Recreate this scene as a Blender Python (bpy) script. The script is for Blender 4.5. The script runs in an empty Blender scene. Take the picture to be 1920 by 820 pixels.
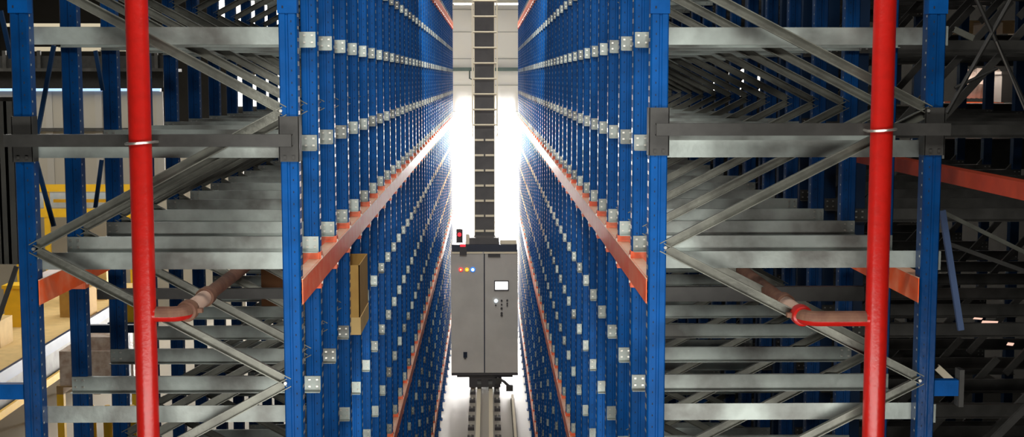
import bpy, bmesh, math, random
from mathutils import Vector, Matrix
random.seed(7)
C = bpy.context.scene.collection
F = 2540.0
VPX, VPY = 915.0, 148.0
PHI = math.atan((410 - VPY) / F)
TH = math.atan((960 - VPX) / F * math.cos(PHI))
H = 5.6                                   # camera height
FW = Vector((math.sin(TH)*math.cos(PHI), math.cos(TH)*math.cos(PHI), -math.sin(PHI)))
RT = Vector((math.cos(TH), -math.sin(TH), 0))
UP = Vector((math.sin(TH)*math.sin(PHI), math.cos(TH)*math.sin(PHI), math.cos(PHI)))
CAM = Vector((0, 0, H))

def P(px, py, Y):
    "world point on the plane y = Y seen at a pixel of the photograph (used to measure the place)"
    d = FW + RT*((px-960)/F) + UP*((410-py)/F)
    return CAM + d*(Y/d.y)
def pix(p):
    v = Vector(p) - CAM
    z = v.dot(FW)
    return 960 + F*v.dot(RT)/z, 410 - F*v.dot(UP)/z

# ------------------------------------------------------------------ materials
def mat(name, col, rough=0.5, metal=0.0, noise=0.0, nscale=8.0, col2=None, bump=0.0, bscale=60.0, emit=None, es=0.0, stretch=None, spec=None):
    m = bpy.data.materials.new(name); m.use_nodes = True
    nt = m.node_tree; b = nt.nodes['Principled BSDF']
    b.inputs['Base Color'].default_value = (*col, 1)
    b.inputs['Roughness'].default_value = rough
    b.inputs['Metallic'].default_value = metal
    if spec is not None: b.inputs['Specular IOR Level'].default_value = spec
    tc = nt.nodes.new('ShaderNodeTexCoord')
    src = tc.outputs['Object']
    if stretch:
        mp = nt.nodes.new('ShaderNodeMapping'); mp.inputs['Scale'].default_value = stretch
        nt.links.new(src, mp.inputs['Vector']); src = mp.outputs['Vector']
    if noise > 0:
        oi = nt.nodes.new('ShaderNodeObjectInfo')
        vm = nt.nodes.new('ShaderNodeVectorMath'); vm.operation = 'SCALE'
        cx = nt.nodes.new('ShaderNodeCombineXYZ')
        nt.links.new(oi.outputs['Random'], cx.inputs[0]); nt.links.new(oi.outputs['Random'], cx.inputs[1])
        nt.links.new(cx.outputs[0], vm.inputs[0]); vm.inputs['Scale'].default_value = 30
        ad = nt.nodes.new('ShaderNodeVectorMath'); ad.operation = 'ADD'
        nt.links.new(src, ad.inputs[0]); nt.links.new(vm.outputs[0], ad.inputs[1])
        n = nt.nodes.new('ShaderNodeTexNoise'); n.inputs['Scale'].default_value = nscale; n.inputs['Detail'].default_value = 5
        nt.links.new(ad.outputs[0], n.inputs['Vector'])
        r = nt.nodes.new('ShaderNodeMapRange'); r.inputs['From Min'].default_value = 0.38; r.inputs['From Max'].default_value = 0.66
        nt.links.new(n.outputs['Fac'], r.inputs['Value'])
        mx = nt.nodes.new('ShaderNodeMix'); mx.data_type = 'RGBA'
        c2 = col2 or tuple(c*0.55 for c in col)
        mx.inputs[6].default_value = (*col, 1); mx.inputs[7].default_value = (*[a*(1-noise)+b_*noise for a, b_ in zip(col, c2)], 1)
        nt.links.new(r.outputs[0], mx.inputs[0]); nt.links.new(mx.outputs[2], b.inputs['Base Color'])
    if bump > 0:
        n2 = nt.nodes.new('ShaderNodeTexNoise'); n2.inputs['Scale'].default_value = bscale; n2.inputs['Detail'].default_value = 3
        nt.links.new(tc.outputs['Object'], n2.inputs['Vector'])
        bp = nt.nodes.new('ShaderNodeBump'); bp.inputs['Strength'].default_value = bump; bp.inputs['Distance'].default_value = 0.01
        nt.links.new(n2.outputs['Fac'], bp.inputs['Height']); nt.links.new(bp.outputs[0], b.inputs['Normal'])
    if emit:
        b.inputs['Emission Color'].default_value = (*emit, 1); b.inputs['Emission Strength'].default_value = es
    return m

BLUE = mat('blue_paint', (0.0002, 0.075, 0.29), 0.5, 0, 0.6, 9, (0.0001, 0.045, 0.17), 0.1, 40, spec=0.12)
BLUEO = mat('shaded_blue_paint', (0.0002, 0.045, 0.17), 0.3, 0, 0.6, 9, (0.0001, 0.022, 0.085), 0.1, 40, spec=0.4)  # same blue paint, the outer posts' dimmer light put into the colour
NAVY = mat('dark_blue_paint', (0.004, 0.03, 0.09), 0.35, 0, 0.3, 5)
SLOT = mat('slot_glint_metal', (0.80, 0.78, 0.74), 0.30, 0.75)  # pale metal standing in for bright glints at the slots
HOLE = mat('hole_shadow', (0.004, 0.012, 0.03), 0.8)
GALV = mat('galvanised_steel', (0.42, 0.475, 0.44), 0.45, 0.4, 0.9, 3.2, (0.10, 0.095, 0.085), 0.12, 30)
GALVB = mat('galvanised_brace', (0.20, 0.205, 0.17), 0.42, 0.4, 0.7, 9, (0.10, 0.10, 0.085), 0.12, 50)
GALVD = mat('dim_dark_steel', (0.10, 0.097, 0.088), 0.5, 0.3, 0.7, 6, (0.03, 0.029, 0.025))  # dark steel; for the far-right rack, lack of light put into the colour
BLACK = mat('black_steel', (0.045, 0.044, 0.04), 0.5, 0.2, 0.5, 20)
ORANGE = mat('orange_paint', (0.90, 0.11, 0.02), 0.35, 0, 0.5, 12, (0.92, 0.34, 0.18))  # peach mottling puts the light on the beam sides into the colour
ORANGD = mat('lit_dusty_orange_top', (0.80, 0.42, 0.26), 0.35, 0, 0.6, 22, (0.85, 0.62, 0.46))  # dusty beam tops, with light from above put into the colour
RED = mat('red_pipe_paint', (0.50, 0.010, 0.006), 0.30, 0, 0.45, 26, (0.36, 0.010, 0.006), 0.1, 60)
DUST = mat('dust_covered_red_pipe', (0.21, 0.105, 0.062), 0.7, 0, 0.7, 18, (0.12, 0.045, 0.03), 0.1, 60)
PALEP = mat('pale_pipe_length', (0.66, 0.46, 0.35), 0.5)  # one paler length of the branch pipe
WIRE = mat('zinc_bolt', (0.62, 0.60, 0.54), 0.3, 0.8)
CARD = mat('cardboard', (0.42, 0.25, 0.06), 0.8, 0, 0.4, 12, (0.33, 0.17, 0.04))
CARDB = mat('brown_cardboard', (0.20, 0.085, 0.03), 0.8, 0, 0.4, 12)
CARDL = mat('light_cardboard', (0.62, 0.43, 0.17), 0.8, 0, 0.3, 6)
GREYP = mat('grey_cabinet_paint', (0.50, 0.48, 0.445), 0.5, 0, 0.25, 3, None, 0.25, 220)
DARKG = mat('dark_grey_steel', (0.055, 0.052, 0.055), 0.5, 0.2)
NAVYST = mat('dark_navy_strip', (0.018, 0.025, 0.045), 0.4)
CREAM = mat('cream_steel', (0.78, 0.70, 0.52), 0.4, 0.2)
MAST = mat('mast_grey', (0.105, 0.10, 0.10), 0.55, 0.1, 0.4, 6)
YELLOW = mat('yellow_paint', (0.85, 0.50, 0.015), 0.45, 0, 0.2, 5)
WALLC = mat('cream_wall_panel', (0.42, 0.39, 0.32), 0.7, 0, 0.2, 0.7)
WALLD = mat('dark_wall', (0.02, 0.019, 0.017), 0.9, 0, 0.3, 1, spec=0.0)  # walls out of the light, their darkness put into the colour
WALLE = mat('end_wall_white', (0.80, 0.76, 0.68), 0.7, 0, 0.1, 0.7)
SEAM = mat('panel_seam', (0.42, 0.40, 0.35), 0.7)
GREEN = mat('dark_green_rail', (0.10, 0.14, 0.12), 0.5)
FLOORM = mat('pale_concrete', (0.36, 0.335, 0.285), 0.38, 0, 0.5, 1.3, (0.33, 0.30, 0.25), 0.05, 12)
SCREENM = mat('lit_screen', (0.9, 0.9, 0.9), 0.3, emit=(1, 1, 1), es=3)
REDL = mat('red_lamp', (0.8, 0.01, 0.02), 0.3, emit=(1, 0.03, 0.05), es=1.2)
AMBL = mat('amber_lamp', (0.9, 0.5, 0.02), 0.3, emit=(1, 0.5, 0.02), es=0.9)
YELL = mat('yellow_lamp_core', (0.9, 0.8, 0.3), 0.3, emit=(1, 0.75, 0.2), es=1.0)
BLUL = mat('blue_lamp_ring', (0.02, 0.2, 0.8), 0.3, emit=(0.02, 0.25, 0.9), es=0.7)
WHIL = mat('white_lamp_core', (0.8, 0.9, 1), 0.3, emit=(0.75, 0.9, 1), es=1.2)
DAY = mat('daylight_panel', (1, 1, 1), 0.5, emit=(1.0, 0.97, 0.92), es=26)
DAYS = mat('bright_window', (1, 1, 1), 0.5, emit=(1.0, 0.96, 0.88), es=5)
TUBE = mat('lit_tube', (1, 1, 1), 0.5, emit=(1.0, 0.96, 0.9), es=8)
PLASTIC = mat('stretch_wrap', (0.6, 0.52, 0.46), 0.2, 0, 0.6, 9, (0.3, 0.18, 0.12), 0.6, 14)
CURT = mat('grey_strip_curtain', (0.34, 0.35, 0.33), 0.35, 0, 0.4, 3)
BLUG = mat('pale_blue_edge', (0.25, 0.45, 0.75), 0.4)
WOOD = mat('pallet_wood', (0.36, 0.23, 0.10), 0.8, 0, 0.5, 10)

# ------------------------------------------------------------------ mesh helpers
class MB:
    def __init__(s): s.v = []; s.f = []; s.mi = []; s.m = []
    def mid(s, m):
        if m not in s.m: s.m.append(m)
        return s.m.index(m)
    def box(s, x0, x1, y0, y1, z0, z1, m):
        k = len(s.v); i = s.mid(m)
        s.v += [(x, y, z) for z in (z0, z1) for y in (y0, y1) for x in (x0, x1)]
        for f in ((0,2,3,1),(4,5,7,6),(0,1,5,4),(2,6,7,3),(0,4,6,2),(1,3,7,5)):
            s.f.append(tuple(k+a for a in f)); s.mi.append(i)
        return s
    def quad(s, pts, m):
        k = len(s.v); s.v += [tuple(p) for p in pts]; s.f.append(tuple(range(k, k+len(pts)))); s.mi.append(s.mid(m)); return s
    def prism(s, poly, axis, a, b, m, caps=True):
        "poly: list of 2D points extruded along axis 0/1/2 from a to b"
        k = len(s.v); n = len(poly); i = s.mid(m)
        def mk(p, t):
            if axis == 0: return (t, p[0], p[1])
            if axis == 1: return (p[0], t, p[1])
            return (p[0], p[1], t)
        s.v += [mk(p, a) for p in poly] + [mk(p, b) for p in poly]
        for j in range(n):
            s.f.append((k+j, k+(j+1) % n, k+n+(j+1) % n, k+n+j)); s.mi.append(i)
        if caps:
            s.f.append(tuple(k+j for j in reversed(range(n)))); s.mi.append(i)
            s.f.append(tuple(k+n+j for j in range(n))); s.mi.append(i)
        return s
    def sweep(s, pts, r, m, n=12, rs=None, cap=True):
        k0 = len(s.v); i = s.mid(m); pts = [Vector(p) for p in pts]
        up = None
        for j, p in enumerate(pts):
            t = (pts[min(j+1, len(pts)-1)] - pts[max(j-1, 0)]).normalized()
            if up is None:
                up = Vector((0, 0, 1)) if abs(t.z) < 0.9 else Vector((0, 1, 0))
            a = t.cross(up).normalized(); b = a.cross(t).normalized(); up = b
            rr = rs[j] if rs else r
            for q in range(n):
                w = 2*math.pi*q/n
                s.v.append(tuple(p + a*math.cos(w)*rr + b*math.sin(w)*rr))
        for j in range(len(pts)-1):
            for q in range(n):
                s.f.append((k0+j*n+q, k0+j*n+(q+1) % n, k0+(j+1)*n+(q+1) % n, k0+(j+1)*n+q)); s.mi.append(i)
        if cap:
            s.f.append(tuple(k0+q for q in reversed(range(n)))); s.mi.append(i)
            e = k0+(len(pts)-1)*n
            s.f.append(tuple(e+q for q in range(n))); s.mi.append(i)
        return s
    def bar(s, a, b, w, t, m, nrm=(0, 1, 0)):
        "C-channel bar from a to b: width w across, depth t along nrm"
        a = Vector(a); b = Vector(b); d = (b-a).normalized(); n = Vector(nrm); c = d.cross(n).normalized()
        i = s.mid(m); k = len(s.v)
        prof = [(-w/2, 0), (w/2, 0), (w/2, t), (w/2-0.004, t), (w/2-0.004, 0.004), (-w/2+0.004, 0.004), (-w/2+0.004, t), (-w/2, t)]
        for p in (a, b):
            s.v += [tuple(p + c*u + n*v) for u, v in prof]
        N = len(prof)
        for j in range(N):
            s.f.append((k+j, k+(j+1) % N, k+N+(j+1) % N, k+N+j)); s.mi.append(i)
        s.f.append(tuple(k+j for j in reversed(range(N)))); s.f.append(tuple(k+N+j for j in range(N))); s.mi += [i, i]
        return s
    def mesh(s, name, smooth=False):
        me = bpy.data.meshes.new(name); me.from_pydata(s.v, [], s.f)
        for m in s.m: me.materials.append(m)
        me.polygons.foreach_set('material_index', s.mi)
        bm = bmesh.new(); bm.from_mesh(me); bmesh.ops.recalc_face_normals(bm, faces=bm.faces)
        if smooth:
            for f in bm.faces: f.smooth = True
            for e in bm.edges:
                if len(e.link_faces) == 2 and e.calc_face_angle(0) > 0.7: e.smooth = False
        bm.to_mesh(me); bm.free()
        return me
def link(name, me, parent=None, loc=(0, 0, 0)):
    o = bpy.data.objects.new(name, me); C.objects.link(o); o.location = loc
    if parent: o.parent = parent
    return o
def obj(name, mb, parent=None, smooth=False):
    return link(name, mb.mesh(name, smooth), parent)
def tag(o, label=None, cat=None, group=None, kind=None):
    if label: o['label'] = label
    if cat: o['category'] = cat
    if group: o['group'] = group
    if kind: o['kind'] = kind
    return o
def thing(name, label, cat, loc=(0, 0, 0), group=None):
    o = link(name, None, None, loc); o.empty_display_size = 0.1
    return tag(o, label, cat, group)
def local(o): return -Vector(o.location)
def sub(name, mb, parent, smooth=False, root=None):
    "mesh given in world coordinates, linked under a parent that stands at `root`'s location"
    o = obj(name, mb, parent, smooth); o.location = -Vector((root or parent).location)
    return o

# ------------------------------------------------------------------ measures
Y1 = 5.6; S = Y1/8.6; NF = 39
YK = [Y1 + k*S for k in range(NF)]
XLi = P(561.5, 410, Y1).x; XLo = P(31, 410, Y1).x
XRi = P(1217, 410, Y1).x; XRo = P(1763, 410, Y1).x
zA = [P(400, y, Y1).z for y in (66, 280, 494, 785)]
LV = ((zA[0]-zA[1]) + (zA[1]-zA[2]))/2
z4 = zA[2]; GAPB = zA[2]-zA[3]
PER = 3*LV + GAPB
levels = []
for g in (-1, 0, 1, 2):
    for j in range(4):
        levels.append(z4 + (3-j)*LV - g*PER)
levels = [z for z in levels if 0.12 < z < H + 2.4]
zOr = P(565, 548, Y1).z
orz = [zOr + PER, zOr, zOr - PER, zOr - 2*PER]
orz = [z for z in orz if z > 0.1]
TOP = H + 2.9
CEIL = H + 3.35
UW = 0.074
print('LV', LV, 'GAPB', GAPB, 'PER', PER, 'X', XLo, XLi, XRi, XRo, 'orz', orz, 'levels', [round(z, 2) for z in levels])

# ------------------------------------------------------------------ room shell
XW, XE, YE = -13.0, 9.5, 35.0
def struct(name, mb, **k): return tag(obj(name, mb, **k), kind='structure')
struct('floor', MB().box(XW, XE, -3, YE, -0.1, 0, FLOORM))
struct('floor_shade', MB().box(XRo+0.1, XE, -3, YE-0.01, -0.05, 0.012, WALLD))  # dark sheet over the concrete, standing in for the unlit floor
struct('ceiling', MB().box(XW, XE, -3, YE, CEIL+0.35, CEIL+0.45, WALLD))
w = MB().box(XW-0.2, XW, -3, YE, 0, CEIL+0.4, WALLC)
struct('wall_left', w)
struct('wall_right', MB().box(XE, XE+0.2, -3, YE, 0, CEIL+0.4, WALLD))
# end wall with a tall daylit opening filling its lower part behind the aisle
zopen = P(915, 236, YE).z
w = MB()
w.box(-4.4, 3.4, YE, YE+0.2, zopen, CEIL+0.4, WALLE)
w.box(XW, -4.4, YE, YE+0.2, 0, CEIL+0.4, WALLD)
w.box(3.4, XE, YE, YE+0.2, 0, CEIL+0.4, WALLD)
for y in (18, 60, 110, 160, 209):
    z = P(915, y, YE).z; w.box(-4.4, 3.4, YE-0.012, YE+0.01, z-0.012, z+0.012, SEAM)
struct('wall_back', w)
struct('door_1', MB().box(-4.4, 3.4, YE+0.1, YE+0.14, 0, zopen, DAY))
z = P(915, 130, YE).z
tag(obj('guide_rail', MB().box(-1.2, 1.2, YE-0.08, YE-0.012, z-0.045, z+0.045, GREEN)), 'dark green horizontal rail crossing the pale end wall behind the mast', 'rail')
# high windows on the end wall, glimpsed through the right-hand racks
for i, (xa, xb) in enumerate(((3.6, 4.7), (4.9, 6.0), (6.2, 7.3), (7.5, 8.6))):
    struct('window_%d' % (i+1), MB().box(xa, xb, YE-0.06, YE-0.03, H-0.9, H+0.7, DAYS))
struct('window_5', MB().box(-7.0, -5.1, YE-0.06, YE-0.03, H+1.1, H+2.3, DAYS))
struct('window_6', MB().box(-6.6, -5.1, YE-0.06, YE-0.03, H-0.7, H+0.1, DAYS))

# ------------------------------------------------------------------ rack frames
def upright_mesh(sgn, top, name, small=False):
    "post standing with its slotted side towards sgn; local x runs 0 (slotted edge) to -sgn*UW"
    mb = MB()
    e = 0.0
    def X(a): return -sgn*a          # a: distance from the slotted edge
    D = 0.075
    # omega-like profile: slotted flank, grooved front, rear lips
    pr = [(0.0, D), (0.0, 0.010), (0.006, 0.0), (0.034, 0.0), (0.037, 0.005), (0.045, 0.005), (0.048, 0.0), (0.069, 0.0), (UW, 0.006), (UW, D),
          (UW-0.006, D), (UW-0.006, 0.012), (0.006, 0.012), (0.006, D)]
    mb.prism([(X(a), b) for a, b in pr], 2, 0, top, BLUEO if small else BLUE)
    z = 0.1; i = 0
    while z < top-0.05:
        # flank slots as pale metal plates, the light glinting there put into the colour
        q = X(0)+sgn*0.0012
        if small:
            ya, yb_, h_ = 0.016, 0.030, 0.012
        else:
            ya, yb_, h_ = 0.012, 0.062, 0.021 + 0.006*math.sin(i*1.7)
        mb.quad([(q, ya, z+0.003), (q, yb_, z+0.003), (q, yb_, z+h_), (q, ya, z+h_)], SLOT)
        i += 1
        xx = X(0.022); mb.quad([(xx-0.002, -0.0008, z+0.03), (xx+0.002, -0.0008, z+0.03), (xx+0.002, -0.0008, z+0.038), (xx-0.002, -0.0008, z+0.038)], HOLE)
        z += 0.05
    return mb.mesh(name)
UPL = upright_mesh(1, TOP, 'upright_left'); UPR = upright_mesh(-1, TOP, 'upright_right')
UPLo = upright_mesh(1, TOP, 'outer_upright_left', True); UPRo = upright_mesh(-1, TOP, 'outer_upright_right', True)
FPm = MB().box(-0.06, 0.06, -0.03, 0.10, 0, 0.008, BLUE).box(-0.052, -0.04, -0.018, -0.006, 0.008, 0.03, WIRE).box(0.04, 0.052, 0.08, 0.092, 0.008, 0.03, WIRE).mesh('foot_plate')
AH = 0.072
def arm_mesh(W, face, name, m=GALV):
    "carrying rail across the rack; face -1: lip towards the camera"
    mb = MB(); h = AH/2
    if face < 0: pr = [(0, h), (0, -h+0.003), (-0.035, -h+0.003), (-0.035, -h), (0.004, -h), (0.004, h-0.003), (0.02, h-0.003), (0.02, h)]
    else: pr = [(0, h), (0, -h), (0.035, -h), (0.035, -h+0.003), (0.004, -h+0.003), (0.004, h)]
    mb.prism(pr, 0, 0.004, W-0.004, m)
    for x in (0.02, 0.055, W-0.02, W-0.055):
        for z in (0.02, -0.012): mb.box(x-0.005, x+0.005, -0.005, 0, z-0.004, z+0.004, WIRE) if face < 0 else None
    return mb.mesh(name)
# braces: zigzag, inner(right side of a left rack) nodes and outer nodes
zn = [P(528, y, Y1).z for y in (208, 465, 718)]
HP = (zn[0]-zn[2])/2
def brace_mesh(W, rise, name, m=GALVB):
    return MB().bar((0.055, 0.02, -rise/2), (W-0.055, 0.02, rise/2), 0.040, 0.022, m, (0, -1, 0)).mesh(name)
names = ['first', 'second', 'third', 'fourth', 'fifth', 'sixth', 'seventh', 'eighth', 'ninth', 'tenth', 'eleventh', 'twelfth', 'thirteenth', 'fourteenth']
def rack_row(side):
    if side == 'left': xa, xb, UPm, sg = XLo, XLi, UPL, 1
    else: xa, xb, UPm, sg = XRi, XRo, UPR, -1
    W = xb-xa
    AF = arm_mesh(W, -1, 'arm_front'); AR = arm_mesh(W, 1, 'arm_rear')
    B1 = brace_mesh(W, HP, 'brace_rising'); B2 = brace_mesh(W, -HP, 'brace_falling')
    for k in range(NF):
        Y = YK[k]
        if k == 0: lab = 'nearest blue rack frame with black collars, %s of the aisle, behind the red pipe' % side
        elif k < 12: lab = 'blue slotted rack frame, %s from the front in the row %s of the aisle' % (names[k], side)
        else: lab = 'distant blue rack frame beyond the twelfth in the row %s of the aisle' % side
        t = thing('storage_rack', lab, 'rack', (xa, Y, 0), 'blue rack frames lined up %s of the aisle' % side)
        for e in (0, 1):       # two posts
            x = (e*(W-UW) + (UW if sg > 0 else 0))
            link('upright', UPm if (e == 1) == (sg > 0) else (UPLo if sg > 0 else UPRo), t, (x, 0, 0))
            link('foot_plate', FPm, t, (e*(W-UW)+UW/2, 0, 0))
        for z in levels:
            yy = pix(((xa+xb)/2, Y, z))[1]
            if -120 < yy < 940:
                if k == 0: link('carrying_arm', AR, t, (0, 0.077, z))
                else: link('carrying_arm', AF, t, (0, -0.006, z))
        # braces
        j = -8
        while j < 16:
            zt = zn[0] - j*HP            # node heights; even j: node at x=W side (aisle side of left rack / outer side of right rack)
            zb = zt - HP
            mid = (zt+zb)/2
            yy = pix(((xa+xb)/2, Y, mid))[1]
            if zb > 0.1 and zt < TOP and -260 < yy < 1080:
                link('diagonal_brace', B1 if j % 2 == 0 else B2, t, (0, 0, mid))
            j += 1
        if k == 0:
            for e in (0, 1):
                x0 = xa + e*(W-UW); 
                ys = (218, 303) if side == 'left' else (202, 292)
                za, zb_ = P(900, ys[1], Y1).z, P(900, ys[0], Y1).z
                mb = MB().box(x0-0.004, x0+UW+0.004, Y-0.008, Y-0.001, za, zb_, BLACK).box(x0-0.006, x0-0.001, Y-0.008, Y+0.06, za, zb_, BLACK).box(x0+UW+0.001, x0+UW+0.006, Y-0.008, Y+0.06, za, zb_, BLACK)
                for q in (0.02, 0.055): mb.box(x0+q-0.006, x0+q+0.006, Y-0.014, Y-0.008, za+0.012, za+0.024, BLACK)
                sub('collar', mb, t)
                zs = P(900, 25, Y1).z
                mb = MB().box(x0-0.003, x0+UW+0.003, Y-0.005, Y+0.05, zs, zs+0.30, BLUE)
                for q in range(6): mb.box(x0+0.016, x0+0.022, Y-0.0062, Y-0.0052, zs+0.02+q*0.048, zs+0.03+q*0.048, HOLE)
                sub('splice_sleeve', mb, t)
                # bolts at the brace nodes
                for j in range(-1, 4):
                    if (j % 2 == 0) == (e == 1):
                        zt = zn[0]-j*HP; bx = x0 + (0.006 if e == 1 else UW-0.006)
                        sub('bolt', MB().sweep([(bx, Y-0.016, zt), (bx, Y+0.0, zt)], 0.007, WIRE, 6), t)
            # row spacer stub sticking outwards
            zq = P(900, 733, Y1).z
            if side == 'left': mb = MB().box(xa-0.9, xa-0.002, Y+0.01, Y+0.05, zq-0.032, zq+0.032, BLUE)
            else: mb = MB().box(xb+0.002, xb+0.115, Y+0.01, Y+0.05, zq-0.034, zq+0.034, BLUE).box(xb+0.105, xb+0.125, Y+0.0, Y+0.06, zq-0.08, zq+0.08, BLACK)
            sub('row_spacer', mb, t)
            if side == 'right':
                for z in levels:
                    if -120 < pix((xb, Y, z))[1] < 940:
                        sub('arm_end_plate', MB().box(xb+0.002, xb+0.018, Y+0.03, Y+0.09, z-0.04, z+0.04, GALV), t)
for sd in ('left', 'right'): rack_row(sd)

# ------------------------------------------------------------------ orange longitudinal beams
def conn_mesh(sg):
    "connector plate hooked on the post: sg = +1 aisle at +x"
    mb = MB()
    mb.box(-sg*0.0 - (0.076 if sg > 0 else 0), (0.076 if sg < 0 else 0), -0.006, -0.001, -0.085, 0.085, ORANGE)
    a = 0.001*sg; b = 0.006*sg
    poly = [(-0.006, -0.085), (0.05, -0.085), (0.09, -0.055), (0.09, 0.055), (0.05, 0.085), (-0.006, 0.085)]
    mb.prism(poly, 0, min(a, b), max(a, b), ORANGE)
    for z in (-0.06, 0.06): mb.box(min(0, 0.011*sg), max(0, 0.011*sg), 0.02, 0.035, z-0.006, z+0.006, WIRE)
    return mb.mesh('connector_plate')
CL, CR = conn_mesh(1), conn_mesh(-1)
def beam_line(x, sg, z, lab, kmax=NF):
    "x: slotted edge of the posts; the beam sits inside the post's width on that side"
    t = thing('orange_beam', lab, 'rack beam', (x, Y1, z), 'orange beams running along the racks')
    y0, y1 = 0.03, YK[kmax-1]-Y1
    xs = sorted((-sg*0.052, sg*0.004)); h = 0.052
    for k in range(kmax-1):      # the beam runs between the posts
        pass
    mb = MB()
    for k in range(kmax-1):
        a = YK[k]-Y1+0.076; b = YK[k+1]-Y1-0.008
        if k == 0: a = 0.08
        mb.box(xs[0], xs[1], a, b, -h, h, ORANGE)
        mb.quad([(xs[0]+0.002, a, h+0.001), (xs[1]-0.002, a, h+0.001), (xs[1]-0.002, b, h+0.001), (xs[0]+0.002, b, h+0.001)], ORANGD)
    # thin continuous face strip joining the spans past the posts
    ff = sorted((sg*0.0062, sg*0.010))
    mb.box(ff[0], ff[1], 0.0, y1, -h, h, ORANGE)
    mb.box(ff[0]-0.001, ff[1]+0.001, 0.0, y1, h-0.001, h+0.002, ORANGD)
    link('beam_bar', mb.mesh('beam_bar'), t)
    for k in range(1, kmax): link('connector_plate', CL if sg > 0 else CR, t, (0, YK[k]-Y1, 0))
hts = ['above the camera', 'at mid height', 'below the lower trays', 'just above the floor']
for i, z in enumerate(orz):
    beam_line(XLi, 1, z, 'orange beam %s along the aisle face of the left rack' % hts[i])
    beam_line(XRi, -1, z, 'orange beam %s along the aisle face of the right rack' % hts[i])
beam_line(XLo+UW, 1, zOr, 'orange beam along the outer posts of the left rack, toward the yellow hall', 20)
beam_line(XRo-UW, -1, zOr, 'orange beam along the outer posts of the right rack, behind the red pipe', 20)

# ------------------------------------------------------------------ black cross rails and red risers
yb = Y1-0.055
for sd, x0, x1, y0, y1 in (('left', 6, 546, 252, 275), ('right', 1231, 1783, 232, 255)):
    a = P(x0, (y0+y1)/2, yb); b = P(x1, (y0+y1)/2, yb); zt, zb = P(900, y0, yb).z, P(900, y1, yb).z
    mb = MB().prism([(yb, zb), (yb+0.045, zb), (yb+0.045, zb+0.004), (yb+0.004, zb+0.004), (yb+0.004, zt-0.004), (yb+0.045, zt-0.004), (yb+0.045, zt), (yb, zt)], 0, a.x, b.x, BLACK)
    tag(obj('cross_rail', mb), 'black steel rail bolted across the front posts of the %s rack' % sd, 'rail')
YP = Y1-0.107; PR = 0.0455
def riser(sd, x, ex, ey, ubolt_y, cream):
    c = P(x, 410, YP)
    t = thing('sprinkler_pipe', 'tall red vertical sprinkler pipe clamped in front of the %s rack' % sd, 'pipe', (c.x, YP, 0))
    m = MB(); m.sweep([(0, 0, 0.0), (0, 0, TOP+0.2)], PR, RED, 28)
    obj('riser', m, t, True)
    zb = P(x, ey, YP).z; e = P(ex, ey, YP); R = 0.055; r = 0.031
    s = 1 if e.x > c.x else -1
    dx = abs(e.x - c.x)
    bm_ = MB()
    pts = [(s*0.02, 0, zb), (s*(dx-R), 0, zb)]
    for q in range(1, 9):
        w = math.pi/2*q/8; pts.append((s*(dx-R+R*math.sin(w)), R-R*math.cos(w), zb))
    bm_.sweep(pts, r, RED, 20)
    # dust lying on the upper side
    obj('branch_elbow', bm_, t, True)
    dm = MB(); n = 9
    for j in range(len(pts)-1):
        p, q = Vector(pts[j]), Vector(pts[j+1])
        if j == 0: p.x = s*0.046
        ta = (q-p).normalized(); sd_ = Vector((0, 0, 1)).cross(ta)
        tb = (Vector(pts[j+2])-q).normalized() if j+2 < len(pts) else ta
        sdb = Vector((0, 0, 1)).cross((ta+tb).normalized()); sda = sd_ if j == 0 else sdl
        for i in range(n):
            w0 = math.radians(-12+204*i/n); w1 = math.radians(-12+204*(i+1)/n)
            f = lambda c_, sv, w: c_ + sv*math.cos(w)*(r+0.0012) + Vector((0, 0, 1))*math.sin(w)*(r+0.0012)
            dm.quad([f(p, sda, w0), f(q, sdb, w0), f(q, sdb, w1), f(p, sda, w1)], DUST)
        sdl = sdb
    obj('dust_layer', dm, t, True)
    xx = s*dx
    obj('coupling', MB().sweep([(xx, R-0.005, zb), (xx, R, zb), (xx, R+0.012, zb), (xx, R+0.06, zb), (xx, R+0.072, zb), (xx, R+0.077, zb)], 0, DUST if sd == 'left' else RED, 20, [0.032, 0.041, 0.044, 0.044, 0.041, 0.032]), t, True)
    obj('coupling_bolt', MB().box(xx-0.062, xx-0.038, R+0.02, R+0.05, zb-0.008, zb+0.010, DUST).box(xx+0.038, xx+0.062, R+0.02, R+0.05, zb-0.008, zb+0.010, DUST), t)
    o = obj('pale_length', MB().sweep([(xx, R+0.07, zb), (xx, cream, zb)], 0.0325, PALEP, 20), t, True); o['label'] = 'pale beige pipe length'
    obj('coupling', MB().sweep([(xx, cream-0.005, zb), (xx, cream, zb), (xx, cream+0.07, zb), (xx, cream+0.075, zb)], 0, DUST, 20, [0.032, 0.042, 0.042, 0.032]), t, True)
    obj('branch_pipe', MB().sweep([(xx, cream+0.06, zb), (xx, 5.0, zb)], 0.031, DUST, 20), t, True)
    # small drain nipple beneath
    # U bolt
    zu = P(x, ubolt_y, YP).z
    pts = []
    for q in range(-8, 9):
        w = math.pi/2*q/8; pts.append((math.sin(w)*(PR+0.012), -math.cos(w)*(PR+0.006), zu + 0.004*math.sin(w)))
    pts = [(pts[0][0], 0.09, zu)] + pts + [(pts[-1][0], 0.09, zu)]
    obj('pipe_clamp', MB().sweep(pts, 0.0055, WIRE, 8), t, True)
riser('left', 267, 343, 590, 268, 0.42)
riser('right', 1648.5, 1512, 598, 244, 0.38)

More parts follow.
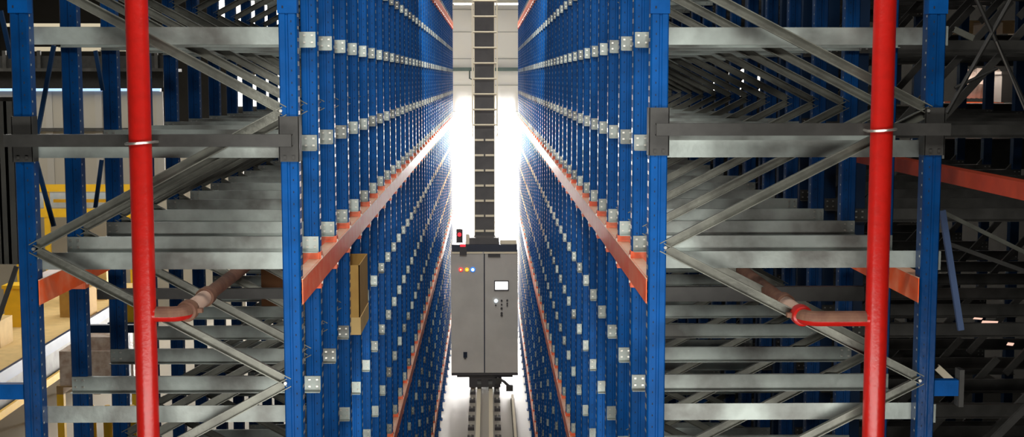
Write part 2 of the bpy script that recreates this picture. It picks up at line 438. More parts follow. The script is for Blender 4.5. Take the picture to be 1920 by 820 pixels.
for sd, x0, x1, y0, y1, k in (('left', 150, 540, 542, 562, 2), ('right', 1240, 1660, 538, 566, 2)):
    Y = YK[k]-0.20; a = P(x0, y1, Y); b = P(x1, y0, Y)
    tag(obj('tie_rail', MB().prism([(Y, a.z), (Y+0.04, a.z), (Y+0.04, a.z+0.004), (Y+0.004, a.z+0.004), (Y+0.004, b.z-0.004), (Y+0.04, b.z-0.004), (Y+0.04, b.z), (Y, b.z)], 0, max(a.x, XLo if sd == 'left' else XRi), min(b.x, XLi-0.02 if sd == 'left' else XRo), BLACK)), 'black tie rail inside the %s rack level with the pipe elbow' % sd, 'rail')
# ------------------------------------------------------------------ cartons in the racks
def carton(name, x0, x1, y0, y1, z0, z1, m, lab, group=None, open_=False, flap=True):
    t = thing(name, lab, 'box', ((x0+x1)/2, (y0+y1)/2, z0), group)
    mb = MB()
    if open_:
        w = 0.006
        mb.box(x0, x1, y0, y1, z0, z0+w, m).box(x0, x0+w, y0, y1, z0, z1, m).box(x1-w, x1, y0, y1, z0, z1, m).box(x0, x1, y0, y0+w, z0, z1, m).box(x0, x1, y1-w, y1, z0, z1, m)
    else: mb.box(x0, x1, y0, y1, z0, z1, m)
    sub('carton_body', mb, t)
    if not open_: sub('packing_tape', MB().box((x0+x1)/2-0.025, (x0+x1)/2+0.025, y0-0.001, y1+0.001, z1-0.06, z1+0.001, CARDL), t)
    return t
k4 = YK[3]; z650 = zA[3] - AH/2 + 0.003
xr = P(672, 560, k4).x
t = carton('cardboard_box', xr-0.42, xr, k4+0.085, k4+S-0.05, z650, z650+0.40, CARD, 'tall open tan cardboard box sticking out of the left rack into the aisle', open_=True)
sub('base_band', MB().box(xr-0.422, xr+0.004, k4+0.081, k4+S-0.046, z650, z650+0.10, CARDL), t)
zt = orz[1]
# brown carton deeper in the left rack, under the fourth level
for (px0, px1, py0, py1, kk) in ((487, 560, 512, 612, 4),):
    Y = YK[kk]+0.02
    a, b = P(px0, py1, Y), P(px1, py0, Y)
    lz = min(levels, key=lambda z: abs(z-a.z)) - AH/2 + 0.003
    carton('cardboard_box', a.x, min(b.x, XLi-0.03), Y+0.08, Y+0.5, lz, lz+0.40, CARDB, 'dark brown cardboard box lying deep in the left rack behind the nearest post')

# ------------------------------------------------------------------ stacker crane
YC = 23.7
crane = thing('stacker_crane', 'grey stacker crane with a tall laddered mast and two-door control cabinet in the aisle', 'crane', (P(909, 703, YC).x, YC, 0))
def R_(x0, x1, y0, y1, ya, yb_, m, mb=None):
    mb = mb or MB(); a = P(x0, y1, YC); b = P(x1, y0, YC)
    return mb.box(a.x, b.x, YC+ya, YC+yb_, a.z, b.z, m)
body = R_(846.5, 971, 472, 703, 0.0, 0.55, GREYP)
cab = sub('cabinet', body, crane)
def C_(name, mb, lab=None, smooth=False, par=None):
    o = obj(name, mb, par or cab, smooth)
    if lab: o['label'] = lab
    return o
R_(848, 907, 476, 699, -0.018, 0.0, GREYP, mbd := MB()); C_('door', mbd)
R_(909.5, 969.5, 476, 699, -0.018, 0.0, GREYP, mbd := MB()); C_('door', mbd)
C_('door_gap', R_(907.2, 909.3, 476, 699, -0.012, 0.0, HOLE))
C_('top_strip', R_(847, 970, 459, 472, -0.01, 0.5, NAVYST), 'dark navy band on top of cabinet')
mb = MB(); R_(848, 905, 472.5, 475.5, -0.03, 0.0, CREAM, mb); R_(908, 969, 472.5, 475.5, -0.03, 0.0, CREAM, mb); C_('top_lip', mb)
mb = MB(); R_(847, 971, 699.5, 704, -0.025, 0.5, DARKG, mb); C_('bottom_trim', mb)
def disc(px, py, rpx, y, d, m, n=20):
    c = P(px, py, YC); r = rpx/ (F/YC)
    return MB().sweep([(c.x, YC+y-d, c.z), (c.x, YC+y, c.z)], r, m, n)
for px, m1, m2, r1, r2, nm in ((864, REDL, YELL, 3.8, 1.8, 'red'), (875.5, AMBL, YELL, 3.6, 1.4, 'amber'), (886.5, BLUL, WHIL, 4.8, 3.0, 'blue')):
    o = C_('indicator_lamp', disc(px, 505.5, r1, -0.018, 0.02, m1), '%s indicator lamp' % nm)
    C_('lamp_lens', disc(px, 505.5, r2, -0.038, 0.012, m2), None, False, o)
o = C_('screen', R_(926.5, 954, 526, 545, -0.04, -0.018, DARKG), 'white lit touch screen')
C_('display', R_(928.5, 952, 528, 542.5, -0.046, -0.04, SCREENM), None, False, o)
C_('push_button', disc(930, 564, 3.4, -0.018, 0.03, WHIL), 'white round push button')
for px, py, r in ((929.5, 572, 1.4), (940.5, 563.5, 1.9), (940.5, 571, 1.6), (940.5, 578, 2.1), (940.5, 587, 2.2), (940.5, 591, 2.2), (951, 563, 1.8), (951, 569, 1.6), (951, 573, 1.4)):
    C_('push_button', disc(px, py, r, -0.018, 0.03, DARKG, 10), 'small dark push button')
C_('door_handle', R_(869, 876, 660, 670, -0.05, -0.018, HOLE))
C_('door_handle', R_(870.5, 874, 670, 673, -0.04, -0.018, DARKG))
# platform gear on top
mb = MB(); R_(878, 937, 446, 459, 0.02, 0.4, CREAM, mb); R_(886, 930, 450, 460, 0.0, 0.3, DARKG, mb)
mb = MB(); R_(880, 936, 447, 459, 0.05, 0.45, MAST, mb); R_(938, 969, 452, 459, 0.1, 0.45, CREAM, mb); R_(873, 880, 441, 459, 0.1, 0.2, CREAM, mb)
sub('mast_foot', mb, crane)
o = sub('emergency_stop', R_(855.5, 867.5, 431, 456, 0.05, 0.15, DARKG), crane)
obj('red_beacon', disc(861.5, 440.5, 3.6, 0.05, 0.05, REDL), o)
obj('antenna', R_(860.8, 862, 427, 431, 0.08, 0.1, DARKG), o)
o = sub('bracket_box', R_(862, 875, 458, 478, -0.07, -0.02, DARKG), crane)
obj('red_label', R_(863, 873, 457.5, 462, -0.075, -0.07, REDL), o)
sub('cable_tray', R_(915, 938, 476, 481, -0.06, -0.018, DARKG), crane)
# mast
MT = TOP - 0.1
a = P(889.5, 300, YC+0.7); b = P(927.5, 300, YC+0.7)
zb0 = P(909, 459, YC).z
mm = MB().box(a.x, b.x, YC+0.5, YC+0.9, 0.45, MT, MAST)
sub('mast', mm, crane)
# side flanges on the mast
a1, b1 = P(889, 300, YC+0.49), P(928, 300, YC+0.49)
sub('mast_flange', MB().box(a1.x, a1.x+0.014, YC+0.478, YC+0.499, zb0, MT, CREAM).box(b1.x-0.014, b1.x, YC+0.478, YC+0.499, zb0, MT, CREAM), crane)
lad = link('ladder', None, crane, (0, 0, 0))
l0, l1 = P(886, 200, YC+0.35).x, P(932, 200, YC+0.35).x
zl = P(909, 258, YC+0.35).z
for x in (l0, l1):
    sub('ladder_rail', MB().box(x-0.012, x+0.012, YC+0.33, YC+0.37, zl, MT, CREAM), lad, root=crane)
rz = P(909, 31, YC+0.35).z; pitch = (P(909, 31, YC+0.35).z-P(909, 234.5, YC+0.35).z)/7
k = -9
while True:
    z = rz - k*pitch
    if z < zb0+0.1: break
    if z < MT:
        if z > zl-0.05: mb = MB().sweep([(l0, YC+0.35, z), (l1, YC+0.35, z)], 0.018, CREAM, 8)
        else: mb = MB().box(a1.x+0.01, (a1.x+b1.x)/2-0.015, YC+0.47, YC+0.499, z-0.018, z+0.018, CREAM).box((a1.x+b1.x)/2+0.015, b1.x-0.01, YC+0.47, YC+0.499, z-0.018, z+0.018, CREAM)
        sub('ladder_rung', mb, lad, root=crane)
    k += 1
q = P(884, 130, YC+0.3)
sub('ladder_bracket', MB().sweep([(l0, YC+0.35, q.z), (l0-0.05, YC+0.35, q.z-0.02), (l0-0.05, YC+0.35, q.z-0.16), (l0, YC+0.35, q.z-0.18)], 0.014, GREEN, 6), crane)
# travelling base
cx = crane.location.x
a = P(909, 706, YC).z
mb = MB().box(cx-0.28, cx+0.28, YC+0.05, YC+0.9, 0.12, a, DARKG).box(cx-0.5, cx+0.5, YC+0.2, YC+0.8, a-0.06, a+0.03, DARKG)
sub('base_frame', mb, crane)
for s in (-1, 1):
    sub('wheel', MB().sweep([(cx+s*0.10-0.035, YC+0.12, 0.16), (cx+s*0.10+0.035, YC+0.12, 0.16)], 0.12, BLACK, 24), crane)
mb = MB().sweep([(cx+0.22, YC, 0.30), (cx+0.34, YC-0.02, 0.24), (cx+0.44, YC-0.02, 0.14)], 0.025, DARKG, 8).box(cx+0.38, cx+0.50, YC-0.06, YC+0.02, 0.07, 0.17, BLACK).box(cx+0.18, cx+0.30, YC-0.04, YC+0.1, 0.2, 0.3, BLACK)
sub('current_collector', mb, crane)

# rails on the floor
def P0(px, py):
    "point of the floor seen at a pixel"
    d = FW + RT*((px-960)/F) + UP*((410-py)/F); return CAM + d*(-H/d.z)
p = P0(907, 820)
t = thing('floor_rail', 'pair of cream rails on a grey bed down the middle of the aisle floor', 'rail', (cx, 6, 0))
g = P0(894.5, 820); h_ = P0(919.5, 820); gw = (h_.x-g.x)/2
sub('track_bed', MB().box(cx-gw-0.02, cx+gw+0.02, 2, YE-0.5, 0, 0.05, FLOORM), t)
for s in (-1, 1): sub('rail_head', MB().box(cx+s*gw-0.034, cx+s*gw+0.034, 2, YE-0.5, 0.05, 0.10, CREAM), t)
cm = MB().box(-0.05, 0.05, -0.09, 0.09, 0, 0.05, DARKG).sweep([(0, 0, 0.05), (0, 0, 0.085)], 0.02, WIRE, 6).mesh('rail_clamp')
y = 12.0
while y < 24.5:
    for s in (-1, 1): link('rail_clamp', cm, t, (s*(gw+0.11), y-6, 0))
    y += 0.62
g2 = P0(966, 820)
tag(obj('conductor_rail', MB().box(g2.x-0.02, g2.x+0.02, 2, 23.2, 0.05, 0.12, CREAM).box(g2.x-0.035, g2.x+0.035, 2, 23.2, 0, 0.05, GALVD)), 'thin beige conductor rail on the floor beside the right rack', 'rail')

# ------------------------------------------------------------------ neighbouring rack on the far right
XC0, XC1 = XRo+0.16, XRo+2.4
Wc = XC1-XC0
AM = arm_mesh(Wc, -1, 'long_arm', GALVD)  # dark steel and navy posts put the lack of light here into the colour
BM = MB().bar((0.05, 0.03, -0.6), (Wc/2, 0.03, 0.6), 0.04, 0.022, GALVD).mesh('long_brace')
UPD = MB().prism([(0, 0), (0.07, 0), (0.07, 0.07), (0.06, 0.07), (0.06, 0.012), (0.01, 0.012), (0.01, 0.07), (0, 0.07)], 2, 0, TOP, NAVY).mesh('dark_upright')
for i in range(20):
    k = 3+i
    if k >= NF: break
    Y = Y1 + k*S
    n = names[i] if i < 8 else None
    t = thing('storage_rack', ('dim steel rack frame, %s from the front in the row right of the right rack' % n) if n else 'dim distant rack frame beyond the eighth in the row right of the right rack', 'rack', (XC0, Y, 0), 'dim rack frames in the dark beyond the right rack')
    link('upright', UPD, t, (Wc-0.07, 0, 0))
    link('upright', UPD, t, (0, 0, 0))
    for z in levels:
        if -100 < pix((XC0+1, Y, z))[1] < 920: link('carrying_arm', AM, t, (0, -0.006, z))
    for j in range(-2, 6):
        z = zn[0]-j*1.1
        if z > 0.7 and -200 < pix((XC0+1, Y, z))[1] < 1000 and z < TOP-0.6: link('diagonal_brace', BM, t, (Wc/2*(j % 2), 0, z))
# orange beam down there
t = thing('orange_beam', 'orange beam in the dark rack at the right edge, sloping away past the outer post', 'rack beam', (0, 0, 0), 'orange beams running along the racks')
DIMO = mat('dim_orange_paint', (0.32, 0.035, 0.010), 0.45, 0, 0.5, 12); xo = XC0-0.035; ro = (xo-(P(915, 148, Y1).x))/1.0; zo = CAM.z - (350-148)/1005.0*(xo-0.0)*1.02  # orange paint darkened, the dim light here put into its colour
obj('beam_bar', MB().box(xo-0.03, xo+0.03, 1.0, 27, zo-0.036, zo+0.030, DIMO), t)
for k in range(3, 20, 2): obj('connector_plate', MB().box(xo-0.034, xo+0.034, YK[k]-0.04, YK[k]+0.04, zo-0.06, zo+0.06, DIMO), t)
Yt = 13.5
t = thing('luminaire', 'slanting blue-white light strip under the orange beam at the right edge', 'lamp', tuple(P(1850, 365, Yt)))
sub('tube', MB().bar(P(1798, 353, Yt), P(1862, 368, Yt), 0.05, 0.03, mat('blue_white_tube', (0.6, 0.65, 1), 0.4, emit=(0.5, 0.55, 1), es=1.3)).bar(P(1864, 369, Yt), P(1912, 380, Yt), 0.04, 0.03, mat('warm_white_tube', (1, 0.9, 0.8), 0.4, emit=(1, 0.85, 0.7), es=1.0)), t)
sub('housing', MB().bar(P(1796, 346, Yt+0.05), P(1916, 374, Yt+0.05), 0.03, 0.03, GALVD), t)
GLOW = mat('warm_glint', (0.9, 0.6, 0.5), 0.6, emit=(1, 0.62, 0.48), es=0.9)  # flat glowing chips standing in for warm glints of light
for i, (px, py, w_, h2) in enumerate(((1777, 585, 5, 5), (1809, 585, 34, 6), (1834, 598, 18, 4), (1856, 606, 32, 8), (1841, 616, 12, 5), (1878, 616, 20, 6), (1864, 629, 8, 5), (1911, 629, 7, 5), (1895, 646, 14, 6))):
    a = P(px-w_/2, py+h2/2, 8.4); b = P(px+w_/2, py-h2/2, 8.4)
    tag(obj('light_glint', MB().prism([(a.x, a.z+0.004), (b.x-0.01, a.z), (b.x, b.z-0.004), (a.x+0.01, b.z)], 1, 8.4, 8.41, GLOW)), 'small warm glint of light among the dark arms at the right edge', 'glint', 'small warm glints in the dark rack at right')
# X bracing of dark rods
YX = Y1+2.2*S
t = thing('cross_bracing', 'dark crossed tie rods at the upper right edge beyond the outer post', 'brace', (XRo+0.3, YX, 0))
for (a, b) in (((1775, 212), (1912, -30)), ((1818, -30), (1940, 235)), ((1790, 165), (1870, 128))):
    sub('tie_rod', MB().sweep([P(a[0], a[1], YX), P(b[0], b[1], YX)], 0.012 if a[0] != 1790 else 0.009, BLACK, 8), t)
sub('tie_rod', MB().sweep([P(1868, 78, YX-0.03), P(1925, 215, YX-0.03)], 0.004, WIRE, 6), t)
t = thing('steel_brace', 'slanting blue steel brace beside the outer right post', 'brace', (XRo+0.1, Y1+0.5, 0))
Yb = Y1+0.35
sub('brace_bar', MB().bar(P(1768, 395, Yb), P(1803, 620, Yb), 0.026, 0.02, mat('dull_blue_paint', (0.08, 0.13, 0.26), 0.4)), t)
tag(obj('steel_brace', MB().bar(P(1772, 400, Yb+0.7), P(1925, 475, Yb+0.7), 0.02, 0.02, GALVB)), 'thin grey brace slanting right from the outer post at mid height', 'brace')
tag(obj('steel_brace', MB().bar(P(1772, 455, Yb+0.5), P(1930, 512, Yb+0.5), 0.02, 0.02, BLACK)), 'thin black brace slanting right below the grey one', 'brace')
tag(obj('steel_brace', MB().bar(P(1790, 55, Yb+0.9), P(1826, 72, Yb+0.9), 0.03, 0.02, GALVB)), 'short grey brace stub at the top right beside the outer post', 'brace')
tag(obj('steel_brace', MB().bar(P(1758, 690, Yb), P(1790, 720, Yb), 0.03, 0.02, CREAM)), 'short pale brace stub above the blue spacer at lower right', 'brace')
t = thing('steel_brace', 'long black strut slanting up at the lower right corner', 'brace', (XRo+0.1, Y1+0.5, 0))
sub('brace_bar', MB().bar(P(1860, 830, Yb), P(1935, 755, Yb), 0.03, 0.02, BLACK), t)
# deep dark catwalk beams, upper right
Yd = 12.5
for i, (y0, y1, lb) in enumerate(((68, 122, 'upper'), (196, 230, 'middle'), (262, 315, 'lower'))):
    a, b = P(1762, y1, Yd), P(2060, y0, Yd)
    tag(obj('catwalk_beam', MB().box(a.x, b.x, Yd, Yd+0.1, a.z, b.z, BLACK).box(a.x, b.x, Yd-0.04, Yd+0.14, b.z, b.z+0.01, GALVD).box(a.x, b.x, Yd-0.04, Yd+0.14, a.z-0.01, a.z, GALVD)), '%s dark horizontal beam crossing the rack at the far right' % lb, 'beam')
# wrapped goods seen in the bright gap
Yg = 13.2
a, b = P(1812, 186, Yg), P(1882, 134, Yg)
t = thing('wrapped_load', 'plastic-wrapped load glowing in the gap at the upper right edge', 'goods', (a.x, Yg, a.z))
mb = MB()
for i in range(7):
    x0 = a.x+(b.x-a.x)*i/7; x1 = a.x+(b.x-a.x)*(i+1)/7
    mb.sweep([(x0+0.03, Yg+0.2, a.z+0.03), ((x0+x1)/2, Yg+0.15, (a.z+b.z)/2), (x1, Yg+0.25, b.z-0.02*(i % 3))], 0.06, PLASTIC, 8)
sub('stretch_wrapped_sacks', mb, t, True)
sub('orange_base', MB().box(a.x-0.1, b.x+0.05, Yg+0.1, Yg+0.5, a.z-0.10, a.z-0.03, ORANGE), t)
a2, b2 = P(1877, 192, Yg-0.3), P(1945, 134, Yg-0.3)
tag(obj('storage_bin', MB().box(a2.x, b2.x, Yg-0.3, Yg, a2.z, b2.z, GREYP).box(a2.x-0.01, b2.x+0.01, Yg-0.31, Yg+0.01, b2.z-0.03, b2.z, GREYP)), 'plain grey bin beside the plastic-wrapped load at upper right', 'bin')
a3, b3 = P(1796, 190, Yg-0.4), P(1804, 130, Yg-0.4)
tag(obj('rack_post', MB().box(a3.x, b3.x+0.01, Yg-0.4, Yg-0.35, a3.z-0.3, b3.z+0.1, BLUE)), 'short lit blue post left of the wrapped load at upper right', 'post')
# warm wooden pallets high right
a, b = P(1790, 64, 14), P(1960, 40, 14)
t = thing('pallet', 'row of brown pallet boards lying high at the upper right corner', 'pallet', (a.x, 14, a.z))
for i in range(5):
    sub('board', MB().box(a.x, b.x, 13.8+i*0.2, 13.95+i*0.2, b.z-0.02, b.z, WOOD), t)
for i in range(3): sub('block', MB().box(a.x+i*0.42, a.x+0.12+i*0.42, 13.8, 14.75, a.z, b.z-0.02, WOOD), t)

# ------------------------------------------------------------------ hall on the left
Yw = 24.0
# partition with panels and dark catwalk
def hw(x0, x1, y0, y1, Y, d, m, mb=None):
    mb = mb or MB(); a = P(x0, y1, Y); b = P(x1, y0, Y); return mb.box(a.x, b.x, Y, Y+d, a.z, b.z, m)
xl = P(302, 300, Yw).x
mb = MB().box(XW, xl, Yw, Yw+0.15, P(0, 346, Yw).z, P(0, 170, Yw).z, WALLC)
for px in (92, 185, 300): a = P(px, 200, Yw).x; mb.box(a-0.06, a+0.06, Yw-0.02, Yw, P(0, 346, Yw).z, P(0, 172, Yw).z, SEAM)
hw(-400, 300, 240, 247, Yw-0.05, 0.05, GALVD, mb)
struct('wall_partition', mb)
tag(obj('light_strip', hw(-300, 300, 166, 171, Yw-0.1, 0.1, mat('blue_white_light', (0.4, 0.6, 0.9), 0.4, emit=(0.35, 0.55, 1.0), es=1.0))), 'thin blue-white light strip under the dark catwalk at left', 'light')
t = thing('catwalk', 'dark steel catwalk crossing high behind the left posts', 'catwalk', (P(100, 165, 20).x, 20, 0))
sub('girder', hw(-300, 306, 105, 128, 20, 0.12, BLACK), t)
sub('girder', hw(-300, 306, 134, 164, 20, 0.12, BLACK), t)
sub('deck', hw(-300, 306, 128, 134, 19.9, 1.2, GALVD), t)
for px in (5, 70, 190, 290): sub('stanchion', hw(px, px+5, 95, 134, 19.95, 0.05, GALVD), t)
# pale upper wall glimpsed at top left
struct('trim_2', hw(10, 235, 44, 50, 23, 0.05, CREAM))
struct('trim_3', hw(55, 235, 88, 96, 23, 0.05, CREAM))
# strip curtain at the left edge
t = thing('strip_curtain', 'grey translucent strip curtain hanging at the left edge', 'curtain', (P(10, 480, 16).x, 16, 0))
for i, px in enumerate(range(-60, 46, 15)):
    a = P(px, 495, 16+0.03*(i % 2)); b = P(px+17, 190, 16)
    sub('plastic_strip', MB().prism([(a.x, 16), (a.x+0.03, 15.985), (b.x-0.03, 15.985), (b.x, 16), (b.x-0.03, 16.006), (a.x+0.03, 16.006)], 2, a.z, b.z, CURT), t)
sub('curtain_rail', hw(-70, 50, 182, 190, 16, 0.05, GALVD), t)
# yellow guard structure
Yy = 30.8
t = thing('safety_barrier', 'yellow steel guard structure with two rails across the hall behind the left posts', 'barrier', (P(120, 400, Yy).x, Yy, 0))
sub('top_rail', hw(-120, 246, 345, 360, Yy, 0.12, YELLOW), t)
sub('bottom_rail', hw(-120, 246, 392, 408, Yy, 0.12, YELLOW), t)
sub('back_rail', hw(100, 246, 374, 380, Yy+0.3, 0.1, YELLOW), t)
for px in (-60, 30, 85, 244):
    a = P(px, 345, Yy).x; sub('post', MB().box(a-0.06, a+0.06, Yy+0.02, Yy+0.1, 0, P(0, 345, Yy).z, YELLOW), t)
for px0, px1 in ((4, 22), (66, 82), (155, 172)):
    pass
struct('trim_1', hw(-200, 246, 362, 390, 31.4, 0.05, mat('pale_glass_panel', (0.55, 0.66, 0.75), 0.2, 0, 0.6, 4, (0.8, 0.82, 0.85))))
# lower hall wall
struct('wall_hall', MB().box(XW, xl, Yw+8, Yw+8.15, 0, P(0, 345, Yw).z, WALLC))
# conveyors with cartons: runs away from the camera
def conveyor(lab, x0, x1, ya, yb_, z, cartons):
    t = thing('conveyor', lab, 'conveyor', ((x0+x1)/2, ya, 0))
    sub('belt', MB().box(x0, x1, ya, yb_, z-0.05, z, CARDL), t)
    sub('side_rail', MB().box(x1, x1+0.06, ya, yb_, z-0.14, z+0.05, NAVY), t)
    sub('side_rail', MB().box(x0-0.06, x0, ya, yb_, z-0.14, z+0.05, YELLOW), t)
    sub('kick_plate', MB().box(x1+0.07, x1+0.12, ya, yb_, z-0.62, z-0.5, YELLOW), t)
    sub('side_panel', MB().box(x1-0.02, x1+0.01, ya, yb_, z-0.6, z-0.14, GALVD), t)
    y = ya
    while y < yb_:
        for x in (x0, x1): sub('leg', MB().box(x-0.04, x+0.04, y, y+0.08, 0, z-0.05, YELLOW), t)
        y += 2.2
cxr = -7.55
conveyor('long yellow-edged conveyor table running away at lower left beyond the outer post', cxr-1.5, cxr+0.15, 15.5, 29.5, 1.15, None)
cn = 0
for (x, y, w_, d, h_, m, lb) in (
    (cxr-0.9, 22.3, 0.7, 0.6, 0.45, CARDL, 'light cardboard box at the near end of the conveyor beside the left post'),
    (cxr-0.2, 25.2, 0.55, 0.5, 0.55, CARD, 'upright tan cardboard box standing on the conveyor near its inner edge'),
    (cxr-1.0, 24.2, 0.35, 0.4, 0.75, YELLOW, 'tall yellow bin standing on the conveyor at far left'),
    (cxr-0.45, 27.2, 0.6, 0.6, 0.6, CARDL, 'pale cardboard box farther down the conveyor behind the tan one')):
    if m is YELLOW:
        t = thing('storage_bin', lb, 'bin', (x, y, 1.15))
        sub('bin_body', MB().prism([(x-w_/2+0.03, y), (x+w_/2-0.03, y), (x+w_/2-0.03, y+d), (x-w_/2+0.03, y+d)], 2, 1.15, 1.15+h_, m), t)
        sub('rim', MB().box(x-w_/2, x+w_/2, y-0.02, y+d+0.02, 1.15+h_-0.05, 1.15+h_+0.01, m), t)
    else: carton('cardboard_box', x-w_/2, x+w_/2, y, y+d, 1.15, 1.15+h_, m, lb)
# wrapped pallet and cartons seen between the second and third posts
def pallet(x0, x1, y, z):
    mb = MB()
    for i in range(5): mb.box(x0, x1, y+i*0.17, y+0.12+i*0.17, z+0.11, z+0.13, WOOD)
    for i in range(3):
        xx = x0+(x1-x0-0.1)*i/2; mb.box(xx, xx+0.1, y, y+0.8, z, z+0.11, WOOD)
    return mb
a = P(190, 600, 20)
t = thing('pallet_load', 'stretch-wrapped pale load on a wooden pallet seen between the second and third left posts', 'pallet load', (a.x, 20, 0))
sub('pallet_base', pallet(a.x-0.7, a.x+0.5, 20, 0.9), t)
sub('wrapped_goods', MB().box(a.x-0.65, a.x+0.45, 20.02, 20.75, 1.03, 1.55, PLASTIC).box(a.x-0.4, a.x+0.3, 20.1, 20.6, 1.55, 1.75, PLASTIC), t)
sub('stand', MB().box(a.x-0.7, a.x-0.6, 20, 20.1, 0, 0.9, YELLOW).box(a.x+0.4, a.x+0.5, 20, 20.1, 0, 0.9, YELLOW), t)
a = P(238, 588, 18)
t = thing('storage_bin', 'yellow bin peeking out left of the red pipe near its elbow', 'bin', (a.x, 18, a.z-0.2))
sub('bin_body', MB().box(a.x-0.2, a.x+0.12, 18, 18.3, a.z-0.12, a.z+0.16, YELLOW), t)
sub('rim', MB().box(a.x-0.22, a.x+0.14, 17.98, 18.32, a.z+0.13, a.z+0.17, YELLOW), t)
sub('stand', MB().box(a.x-0.1, a.x-0.02, 18.1, 18.2, 0, a.z-0.12, NAVY).box(a.x-0.25, a.x+0.2, 17.95, 18.35, a.z-0.15, a.z-0.12, NAVY), t)
# blue floor frame of the neighbouring machine
t = thing('machine_frame', 'low dark blue machine frame behind the second left post', 'machine', (P(200, 620, 12).x, 12, 0))
sub('cross_bar', hw(140, 260, 610, 625, 12, 0.06, NAVY), t)
for px in (142, 205): 
    a = P(px, 600, 12).x; sub('leg', MB().box(a, a+0.07, 12, 12.06, 0, P(0, 608, 12).z, NAVY), t)
# yellow bollards low between the arms
for i, px in enumerate((172, 202, 247)):
    a = P0(px, 812) if False else P(px, 780, 15)
    tag(obj('bollard', MB().sweep([(a.x, 15, 0), (a.x, 15, 0.04), (a.x, 15, 0.04), (a.x, 15, 1.9), (a.x, 15, 1.95)], 0, YELLOW, 16, [0.075, 0.075, 0.05, 0.05, 0.03]), ), '%s yellow guard post low behind the trays of the left rack' % ('leftmost', 'middle', 'rightmost')[i], 'bollard', 'yellow guard posts in the hall')
# slim dark braces behind the left posts
for i, (a, b, Y, lb) in enumerate((((100, 85), (62, 290), Y1+0.35, 'dark slanting strut between the first and second left posts, upper'), ((66, 300), (100, 425), Y1+0.35, 'dark slanting strut between the first and second left posts, lower'),
                                   ((178, 95), (192, 170), Y1+1.0, 'thin slanting strut left of the third left post, upper'), ((190, 300), (178, 390), Y1+1.0, 'thin slanting strut left of the third left post, lower'),
                                   ((30, 500), (-8, 610), Y1+0.3, 'brown slanting strut at the far left edge'), ((0, 20), (20, 110), Y1+0.3, 'dark slanting strut at the upper left corner'))):
    tag(obj('steel_brace', MB().bar(P(*a, Y), P(*b, Y), 0.018, 0.015, NAVY if i != 4 else BLACK)), lb, 'brace')

# ------------------------------------------------------------------ lamps
def lum(name, x, y, z, L, lab, w=0.16, group='ceiling luminaires above the aisle', along='y', mt=TUBE):
    t = thing(name, lab, 'lamp', (x, y, z), group)
    if along == 'y': sub('housing', MB().box(x-w/2, x+w/2, y, y+L, z, z+0.06, CREAM), t); sub('tube', MB().box(x-w/2+0.03, x+w/2-0.03, y+0.03, y+L-0.03, z-0.03, z, mt), t)
    else: sub('housing', MB().box(x-L/2, x+L/2, y, y+w, z, z+0.06, CREAM), t); sub('tube', MB().box(x-L/2+0.03, x+L/2-0.03, y+0.02, y+w-0.02, z-0.03, z, mt), t)
def area(loc, rot, sx, sy, e, col=(1, 0.97, 0.92)):
    l = bpy.data.lights.new('area_lamp', 'AREA'); l.shape = 'RECTANGLE'; l.size = sx; l.size_y = sy; l.energy = e; l.color = col
    o = bpy.data.objects.new('area_lamp', l); C.objects.link(o); o.location = loc; o.rotation_euler = rot; return o
z = P(915, 4, 33.5).z
lum('luminaire', P(868, 4, 33.5).x, 33.5, z-0.02, 0.5, 'bright white lamp at the far end of the aisle, left of the mast', 0.3, 'white lamps at the far end', 'x')
lum('luminaire', P(956, 4, 33.5).x, 33.5, z-0.02, 0.8, 'bright white lamp at the far end of the aisle, right of the mast', 0.3, 'white lamps at the far end', 'x')
R = math.radians
def spot(loc, tgt, ang, e, blend=0.4, rad=0.15, col=(1, 0.97, 0.92)):
    l = bpy.data.lights.new('spot_lamp', 'SPOT'); l.energy = e; l.spot_size = R(ang); l.spot_blend = blend; l.shadow_soft_size = rad; l.color = col
    o = bpy.data.objects.new('spot_lamp', l); C.objects.link(o); o.location = loc
    o.rotation_euler = (Vector(tgt)-Vector(loc)).to_track_quat('-Z', 'Y').to_euler(); return o
area((0.05, 3.9, H+1.45), (R(52), 0, 0), 4.2, 0.5, 66)            # added fill lights out of view above and below, brightening the rack fronts
area((0.05, 3.9, H-1.75), (R(128), 0, 0), 4.2, 0.5, 62)
cxm = (XLi+XRi)/2
spot((cxm, -1.5, H+0.3), (cxm, 20, H-1.9), 18, 800, 0.3)              # added spots, brightening the aisle faces of the racks
spot((cxm, 5.4, H-2.2), (cxm, 17, H-3.4), 46, 300)
spot((cxm, 5.6, H+2.4), (cxm, 17, H-1.2), 50, 270)
spot((cxm, 14.0, H+2.7), (cxm, 22, H-2.4), 50, 1100, 1.0)  # added spot, brightening the crane cabinet
spot((cxm, YE-0.6, zopen-0.5), (cxm, 10, H-1.0), 34, 4200, 1.0, 0.5)  # added spot at the opening, for glints along beams and slots
area((cxm, 9, CEIL+0.1), (0, 0, 0), 0.4, 9, 150)
area((cxm, 22, CEIL+0.1), (0, 0, 0), 0.4, 9, 150)
area((-7.5, 23, CEIL+0.1), (0, 0, 0), 5, 14, 850)               # the hall on the left
area((P(1850, 150, 13).x, 13.0, H+0.35), (R(-20), 0, 0), 0.6, 0.3, 10, (1, 0.85, 0.75))
area((cxm, YE-0.15, 2.8), (R(-90), 0, 0), 3.0, 4.4, 1900, (1, 0.97, 0.93))   # daylight from the open end
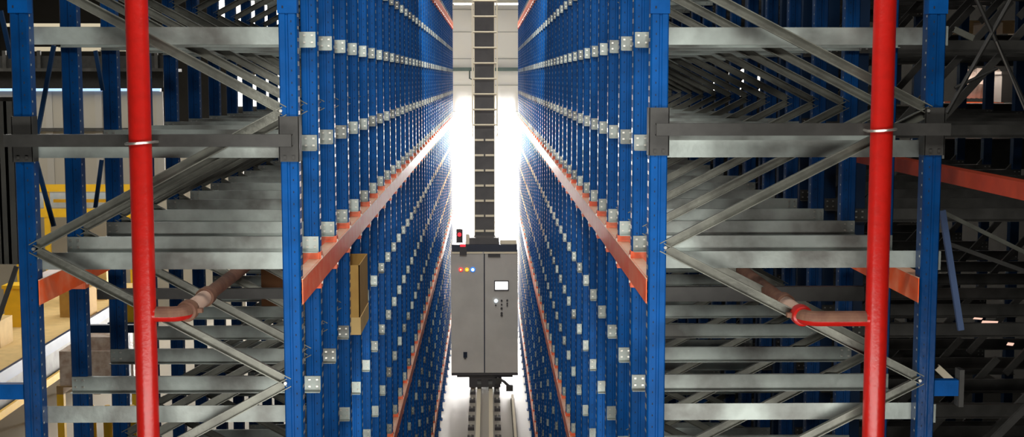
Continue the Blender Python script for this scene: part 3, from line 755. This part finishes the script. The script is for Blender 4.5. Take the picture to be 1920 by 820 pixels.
# scattering haze added near the open end, standing in for lens bloom
hz = bpy.data.materials.new('bloom_haze'); hz.use_nodes = True; nt = hz.node_tree; nt.nodes.clear()
vo = nt.nodes.new('ShaderNodeVolumeScatter'); tc = nt.nodes.new('ShaderNodeTexCoord'); sx = nt.nodes.new('ShaderNodeSeparateXYZ'); nt.links.new(tc.outputs['Generated'], sx.inputs[0])
m1 = nt.nodes.new('ShaderNodeMapRange'); m1.interpolation_type = 'SMOOTHSTEP'; m1.inputs['From Min'].default_value = 1.0; m1.inputs['From Max'].default_value = 0.55; nt.links.new(sx.outputs['Z'], m1.inputs['Value'])
m2 = nt.nodes.new('ShaderNodeMapRange'); m2.inputs['From Max'].default_value = 0.7; m2.inputs['To Max'].default_value = 0.36; nt.links.new(sx.outputs['Y'], m2.inputs['Value'])
m3 = nt.nodes.new('ShaderNodeMath'); m3.operation = 'MULTIPLY'; nt.links.new(m1.outputs[0], m3.inputs[0]); nt.links.new(m2.outputs[0], m3.inputs[1]); nt.links.new(m3.outputs[0], vo.inputs['Density']); vo.inputs['Anisotropy'].default_value = 0.5
ou = nt.nodes.new('ShaderNodeOutputMaterial'); nt.links.new(vo.outputs[0], ou.inputs['Volume'])
tag(obj('bloom_haze', MB().box(XLi+0.02, XRi-0.02, 25.0, YE-0.2, 0.12, 5.4, hz)), 'bright bloom of light at the open end of the aisle, built as haze', 'haze', kind='stuff')

W = bpy.data.worlds.new('World'); bpy.context.scene.world = W; W.use_nodes = True
W.node_tree.nodes['Background'].inputs[0].default_value = (0.85, 0.92, 1.0, 1); W.node_tree.nodes['Background'].inputs[1].default_value = 0.03

cam = bpy.data.cameras.new('camera'); co = bpy.data.objects.new('camera', cam); C.objects.link(co)
cam.sensor_width = 36; cam.lens = F/1920*36; cam.clip_end = 200
co.location = CAM; co.rotation_euler = (math.pi/2-PHI, 0, -TH)
bpy.context.scene.camera = co
sc = bpy.context.scene
sc.view_settings.view_transform = 'Standard'
sc.view_settings.look = 'None'
sc.view_settings.exposure = 0.0
sc.cycles.use_denoising = True
sc.cycles.max_bounces = 6
sc.cycles.sample_clamp_indirect = 6
